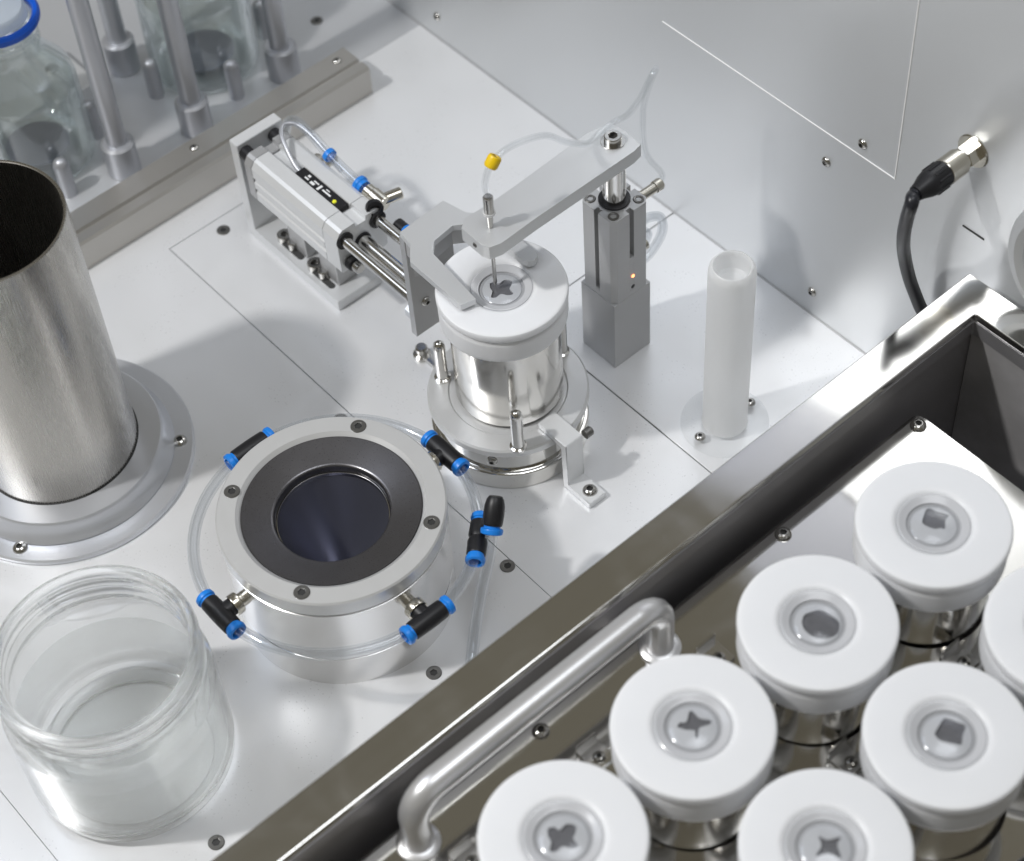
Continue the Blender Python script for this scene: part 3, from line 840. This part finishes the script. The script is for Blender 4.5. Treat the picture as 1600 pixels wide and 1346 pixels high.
hp = [(-203, 14, 62), (-201, 16.5, 74), (-194, 18.2, 79.5), (-182, 18.5, 78.5), (-166, 18.0, 74.5), (-150, 18.2, 71.5), (-137, 18.6, 69.5)]
part('hose', tube(hp, 2.9, hollow=.62), 'hose', t)
part('hose_ring', lathe([(3.0, -1.4), (3.9, -1.4), (4.0, 0), (3.9, 1.4), (3.0, 1.4)], (-165, 18.0, 74.3), along((1, 0, -.2)), 24, closed=True), 'blue', t)
ft = part('flow_valve', lathe([(0, 0), (4.3, 0), (4.3, 4), (4.9, 4.6), (4.9, 13), (4.4, 14), (0, 14)], (-134, 18.8, 69), along((1, .05, -.12)), 28), 'nickel', t)
collar(ft, (-137.2, 18.7, 69.5), (-1, 0, .12), 4.6)
part('needle_stem', lathe([(0, 0), (3.4, 0), (3.4, 12), (2.8, 12.6), (0, 12.6)], (-124, 19.5, 67.8), along((.35, 1, .1)), 24), 'nickel', ft)
part('ring_cap', lathe([(0, 0), (4.6, 0), (4.8, 1), (4.8, 3.5), (3, 4), (2.6, 2.2), (0, 2.2)], (-120.5, 12.5, 71.5), along((.9, -.35, .2)), 28), 'black', ft)
part('lower_valve', lathe([(0, 0), (3.8, 0), (3.8, 7), (3, 8), (0, 8)], (-112, 20.5, 58), along((1, 0, 0)), 24), 'black', ft)
collar(ft, (-104, 20.5, 58), (1, 0, 0), 4.4)
part('rear_knob', lathe([(0, 0), (4.2, 0), (4.2, 6), (3.4, 7), (0, 7)], (-183, 16.5, 55), 'y', 24), 'nickel', t)
part('rear_knob', lathe([(0, 0), (3.0, 0), (3.0, 11), (2.4, 12), (0, 12)], (-176, 16.5, 58), 'y', 24), 'nickel', t)
for (x, y) in ((-189.5, -5.5), (-160, -6.5)):
    place('bolt', SCR_CAP, t, (x, y, 7.2))
    part('bolt', lathe([(0, 0), (3.0, 0), (3.0, 5.0), (2.4, 5.6), (0, 5.6)], (x + 9.5, y - 1.0, 7.2), seg=24), 'screw', t)
    part('slot', prism(rrect(x + 1, x + 20, y - 4.2, y - .2, 2, 4), 7.22, 7.32), 'gap', t)
for x in (-176, -147):
    part('spacer', box(x - 8, x + 8, -6, 8, 7.3, 41.9, .5, 1), 'alu_dark', t)
# fork on a vertical plate
zt = 115.6
fork = [(-60.5, -13.1), (-50.6, -14.6), (-41.6, -22.1), (-2.6, -22.8), (-0.7, -14.7), (-31.1, -11.2), (-38.4, -10.4), (-44.0, -4.6), (-45.6, 8.6), (-41.0, 15.0), (-30, 18.0),
        (-4, 18.2), (-1, 19.6), (0.4, 22.6), (-1, 25.6), (-4, 27), (-40, 26.6), (-47.8, 19.4), (-62.3, 16.5)]
fk = part('fork', prism(fork, zt - 3.8, zt, bevel=.3), 'alu', t, 25)
part('mounting_plate', box(-62, -57.6, -13.2, 16.6, 38, zt - 3.9, .4), 'alu_dark', fk)
part('gusset', prism([(-57.5, -12.8), (-50.6, -13.6), (-43.2, -19.5), (-40, -10.6), (-45.4, -4.9), (-47, 8.6), (-42.6, 15.2), (-48.5, 18.6), (-57.5, 16.4)], 101, zt - 4.0), 'alu_dark', fk)
place('screw', SCR_SMALL, fk, (-57.6, -4.8, 60), 'x')
part('nut', lathe([(0, 0), (4.6, 0), (4.6, 4), (3.8, 4.6), (0, 4.6)], (-62, -9.0, 51), '-x', 6), 'rod', fk)

# ================================================================== lift post with needle arm
px_, py_ = -6.2, 81.6
t = thing('needle_arm', 'upright pneumatic post carrying a flat arm with a needle over the turntable cup', 'dosing arm', (px_, py_, 0))
part('base_block', box(-19, 6.6, 68.6, 94.6, 0.05, 49.6, .35), 'alu_dark', t)
h = 12.6


def oct_sec(slots=True):
    c = 2.7
    pts_ = []
    def side(ax):
        a = []
        s = 1.5
        if slots: a = [(-s, h), (-s, h - 3.0), (s, h - 3.0), (s, h)]
        return a
    base = [(-h + c, h)] + side(0) + [(h - c, h)]
    out = []
    for q in range(4):
        R_ = Matrix.Rotation(-PI / 2 * q, 2)
        for (x, y) in base:
            v = R_ @ Vector((x, y)); out.append((px_ + v.x, py_ + v.y))
    return out


part('body_lower', prism(oct_sec(False), 49.7, 53), 'alu_dark', t, 20)
part('body', prism(oct_sec(True), 53.05, 111, bevel=.25), 'alu_dark', t, 20)
part('slot_cover', box(px_ + h - 2.8, px_ + h + .02, py_ - 1.45, py_ + 1.45, 53.2, 78, .1, 1), 'alu_dark', t)
part('slot_cover', box(px_ - 1.45, px_ + 1.45, py_ - h - .02, py_ - h + 2.8, 53.2, 54.5, .1, 1), 'alu_dark', t)
part('indicator_light', lathe([(0, 0), (1.0, 0), (.8, .5), (0, .7)], (px_ + h, py_ + .6, 63.5), 'x', 16), 'led', t)
part('hole', lathe([(0, 0), (1.3, 0), (1.3, .1), (0, .1)], (px_ + h + .02, py_ + .6, 55.5), 'x', 16), 'black', t)
part('collar', lathe([(0, 111), (8.2, 111), (8.2, 112), (7.4, 112.4), (0, 112.4)], (px_, py_, 0), seg=40), 'black', t)
part('rod', cyl(6.0, 112.2, 142.3, (px_, py_, 0), seg=48), 'rod', t)
for sx in (-1, 1):
    for sy in (-1, 1):
        place('screw', SCR_POST, t, (px_ + 8.6 * sx, py_ + 8.6 * sy, 110.95), spin=random.random())
# arm
arm = [(5.4, 84.5), (4.2, 90.2), (-8, 91), (-17.5, 90), (-20.0, 76), (-19.2, 62), (-17.6, 30), (-17.2, 13), (-18.0, -4), (-14.0, -9.2), (0.6, -9.4), (4.6, -8), (6.4, -2), (5.6, 20)]
am = part('arm', prism(arm, 142.3, 150.4, bevel=.35), 'alu', t, 25)
place('screw', SCR_CAP, am, (px_ - .6, py_ + .2, 150.5))
part('washer', lathe([(4.4, 150.42), (6.2, 150.42), (6.2, 151), (4.4, 151)], (px_ - .6, py_ + .2, 0), seg=32, closed=True), 'screw', am)
place('screw', screw_mesh('tiny_screw', 1.4, .4, .7, .35, dome=False, mat='screw_dark', seg=18), am, (-4.5, -9.38, 146.2), '-y')
nx, ny = -5.2, 1.3
part('needle', lathe([(0, 108.5), (.2, 108.6), (1.0, 112), (1.0, 156), (0, 156)], (nx, ny, 0), seg=20), 'screw', t)
part('needle_hub', lathe([(0, 150.6), (1.4, 150.6), (1.7, 160), (2.5, 160.6), (2.5, 170), (1.8, 171), (0, 171)], (nx, ny, 0), seg=24), 'screw', t)
part('needle_collar', lathe([(2.55, 159.4), (3.0, 159.4), (3.0, 160.6), (2.55, 160.6)], (nx, ny, 0), seg=24, closed=True), 'white', t)
hpts = [(nx, ny, 169)] + [on_x(u, v, -6) for u, v in ((758, 285), (770, 253), (800, 228), (850, 212))] + [(-7, 52, 170), (-10, 68, 156), (-14, 80, 152.5), (-15, 91, 152), (-11, 95, 156), (-7, 100, 166), (-6.5, 106, 175), (-7, 110.5, 178.5), (-9, 112, 175), (-10.5, 109, 165), (-11, 106, 150), (-9, 106, 125), (px_ + 1.5, py_ + h + 19, 108), (px_ + 1.5, py_ + h + 17, 103)]
part('hose', tube(hpts, 1.7, 14, hollow=.6), 'thin_hose', t)
yp = on_x(770, 253, -6)
part('hose_bead', lathe([(1.7, -3), (2.9, -3), (3.4, -2), (3.4, 2), (2.9, 3), (1.7, 3)], yp, along((0, .65, .75)), 28, closed=True), 'yellow', t)
# fittings on the far side of the post
part('hose_barb', lathe([(0, 0), (3.6, 0), (3.6, 4), (2.7, 4.6), (2.7, 13), (3.3, 13.4), (3.3, 17), (2.6, 18), (0, 18)], (px_ + 1.5, py_ + h, 102), along((.05, 1, .05)), 24), 'nickel', t)
part('hose', tube([(px_ + 4, py_ + h, 86), (px_ + 4, py_ + h + 7, 86.5), (px_ + 4, py_ + h + 16, 80), (px_ + 4, py_ + h + 17, 68), (px_ + 4, py_ + h + 9, 59), (px_ + 4, py_ + h, 57)], 2.6, hollow=.62), 'hose', t)
part('hose', tube([(px_ + 1, py_ + h, 76), (px_ + 1, py_ + h + 6, 75), (px_ + 1, py_ + h + 10, 70), (px_ + 1, py_ + h + 7, 65), (px_ + 1, py_ + h, 64)], 2.2, hollow=.62), 'hose', t)
part('fitting', lathe([(0, 0), (3.2, 0), (3.2, 7), (0, 7)], (px_ + 2, py_ + h, 66), 'y', 20), 'nickel', t)
part('side_knob', lathe([(0, 0), (2.2, 0), (2.2, 2.2), (1.6, 2.8), (0, 2.8)], (px_ - h, py_ - 5, 62), '-x', 20), 'nickel', t)

# ================================================================== frosted tube
cx, cy = 74.0, 84.2
t = thing('frosted_tube', 'upright frosted white plastic tube on a round screwed flange by the tray', 'tube', (cx, cy, 0))
part('flange', lathe([(0, 0.05), (22.8, 0.05), (23.2, .5), (23.2, 2.6), (22.4, 3.4), (0, 3.4)], (cx, cy, 0), seg=80), 'frost_clear', t)
part('tube', lathe([(0, 3.5), (12.1, 3.5), (11.8, 5), (11.8, 118.0), (11.4, 120.6), (10.3, 122.4), (9.6, 122.7), (8.9, 122.0), (8.6, 120), (8.4, 112), (7, 110.5), (0, 110)], (cx, cy, 0), seg=80), 'frost', t)
tb = t
for (x, y) in ((73.2, 66.8), (75, 102)):
    place('screw', SCR_SMALL, t, (x, y, 3.4), spin=random.random())

# ================================================================== glass jar with water
cx, cy = 22.0, -258.6
t = thing('glass_jar', 'wide-mouthed clear glass jar standing half full at the lower left', 'jar', (cx, cy, 0))
out = [(37.5, 1.4), (38.5, 0.1), (42, 0.1), (46, 1.2), (48.6, 4.5), (49.2, 9), (49.2, 60), (48.6, 64.5), (46.8, 68.5), (45.4, 71), (45.2, 74),
       (47.0, 75.4), (47.2, 76.6), (45.4, 78), (45.2, 80), (46.6, 81.2), (46.8, 82.4), (45.4, 83.8), (45.2, 86), (46.6, 87.2), (47.0, 89), (46.2, 90.8), (44.6, 91.4)]
inn = [(42.6, 90.8), (41.6, 89), (41.4, 74), (42.0, 71), (44.0, 67), (45.4, 62.5), (45.8, 58), (45.8, 10), (44.8, 7), (42, 5.2), (38, 4.8)]
part('base', lathe([(0, 1.6), (30, 1.3), (37.2, 1.0), (37.4, 1.6), (37.4, 4.4), (37, 4.8), (0, 4.8)], (cx, cy, 0), seg=112), 'jar_base', t, 60)
part('glass', lathe(out + inn, (cx, cy, 0), seg=144, closed=True), 'glass', t, 60)
w = thing('water', 'clear still water filling the lower half of the glass jar', 'water', (cx, cy, 4.8))
part('water_body', lathe([(0, 4.85), (30, 4.85), (42, 5.25), (44.75, 7.05), (45.75, 10), (45.75, 47.6), (45.5, 47.2), (44.6, 46.7), (43, 46.5), (0, 46.5)], (cx, cy, 0), seg=144), 'water', w, 60)

# ================================================================== plug and cable on the wall
t = thing('wall_plug', 'metal plug with black boot and cable in the wall above the tray', 'plug', (137.5, 172, 182.5))
c = (137.5, 172.5, 182.5)
part('nut', lathe([(0, 0), (5.8, 0), (6.2, .4), (6.2, 7.5), (5.8, 8), (0, 8)], c, '-y', 6), 'nickel', t, 20)
part('socket', lathe([(0, 8), (5.4, 8), (5.4, 9.4), (6.4, 9.8), (6.6, 10.4), (6.6, 19.5), (6.2, 20.2), (0, 20.2)], c, '-y', 40), 'nickel', t)
part('washer', lathe([(0, -.05), (8.6, -.05), (8.8, .3), (8.2, .9), (0, .9)], c, '-y', 40), 'nickel', t)
b = lathe([(0, 20.2), (6.3, 20.2), (6.5, 20.8), (6.5, 29), (5.9, 32), (4.4, 36), (3.7, 39), (0, 39)], c, '-y', 40)
for k in range(10):
    a = 2 * PI * k / 10
    q = Matrix.Translation(Vector(c)) @ AX['-y'] @ Matrix.Rotation(a, 4, 'Z')
    join(b, box(6.2, 6.9, -.8, .8, 21.5, 29, .2, 1), q)
part('boot', b, 'black', t, 25)
cp = [(137.5, 137, 182.5), (137.4, 132, 181.6)] + [on_y(1425, 316, 127.5), on_y(1417, 342, 129.5), on_y(1412, 370, 136), on_y(1413, 398, 149), on_y(1421, 435, 157), on_y(1435, 473, 163), on_y(1447, 504, 166.5), (132, 168, 40), (132, 168, 4)]
part('cable', tube(cp, 3.3, 18), 'cable', t, 60)
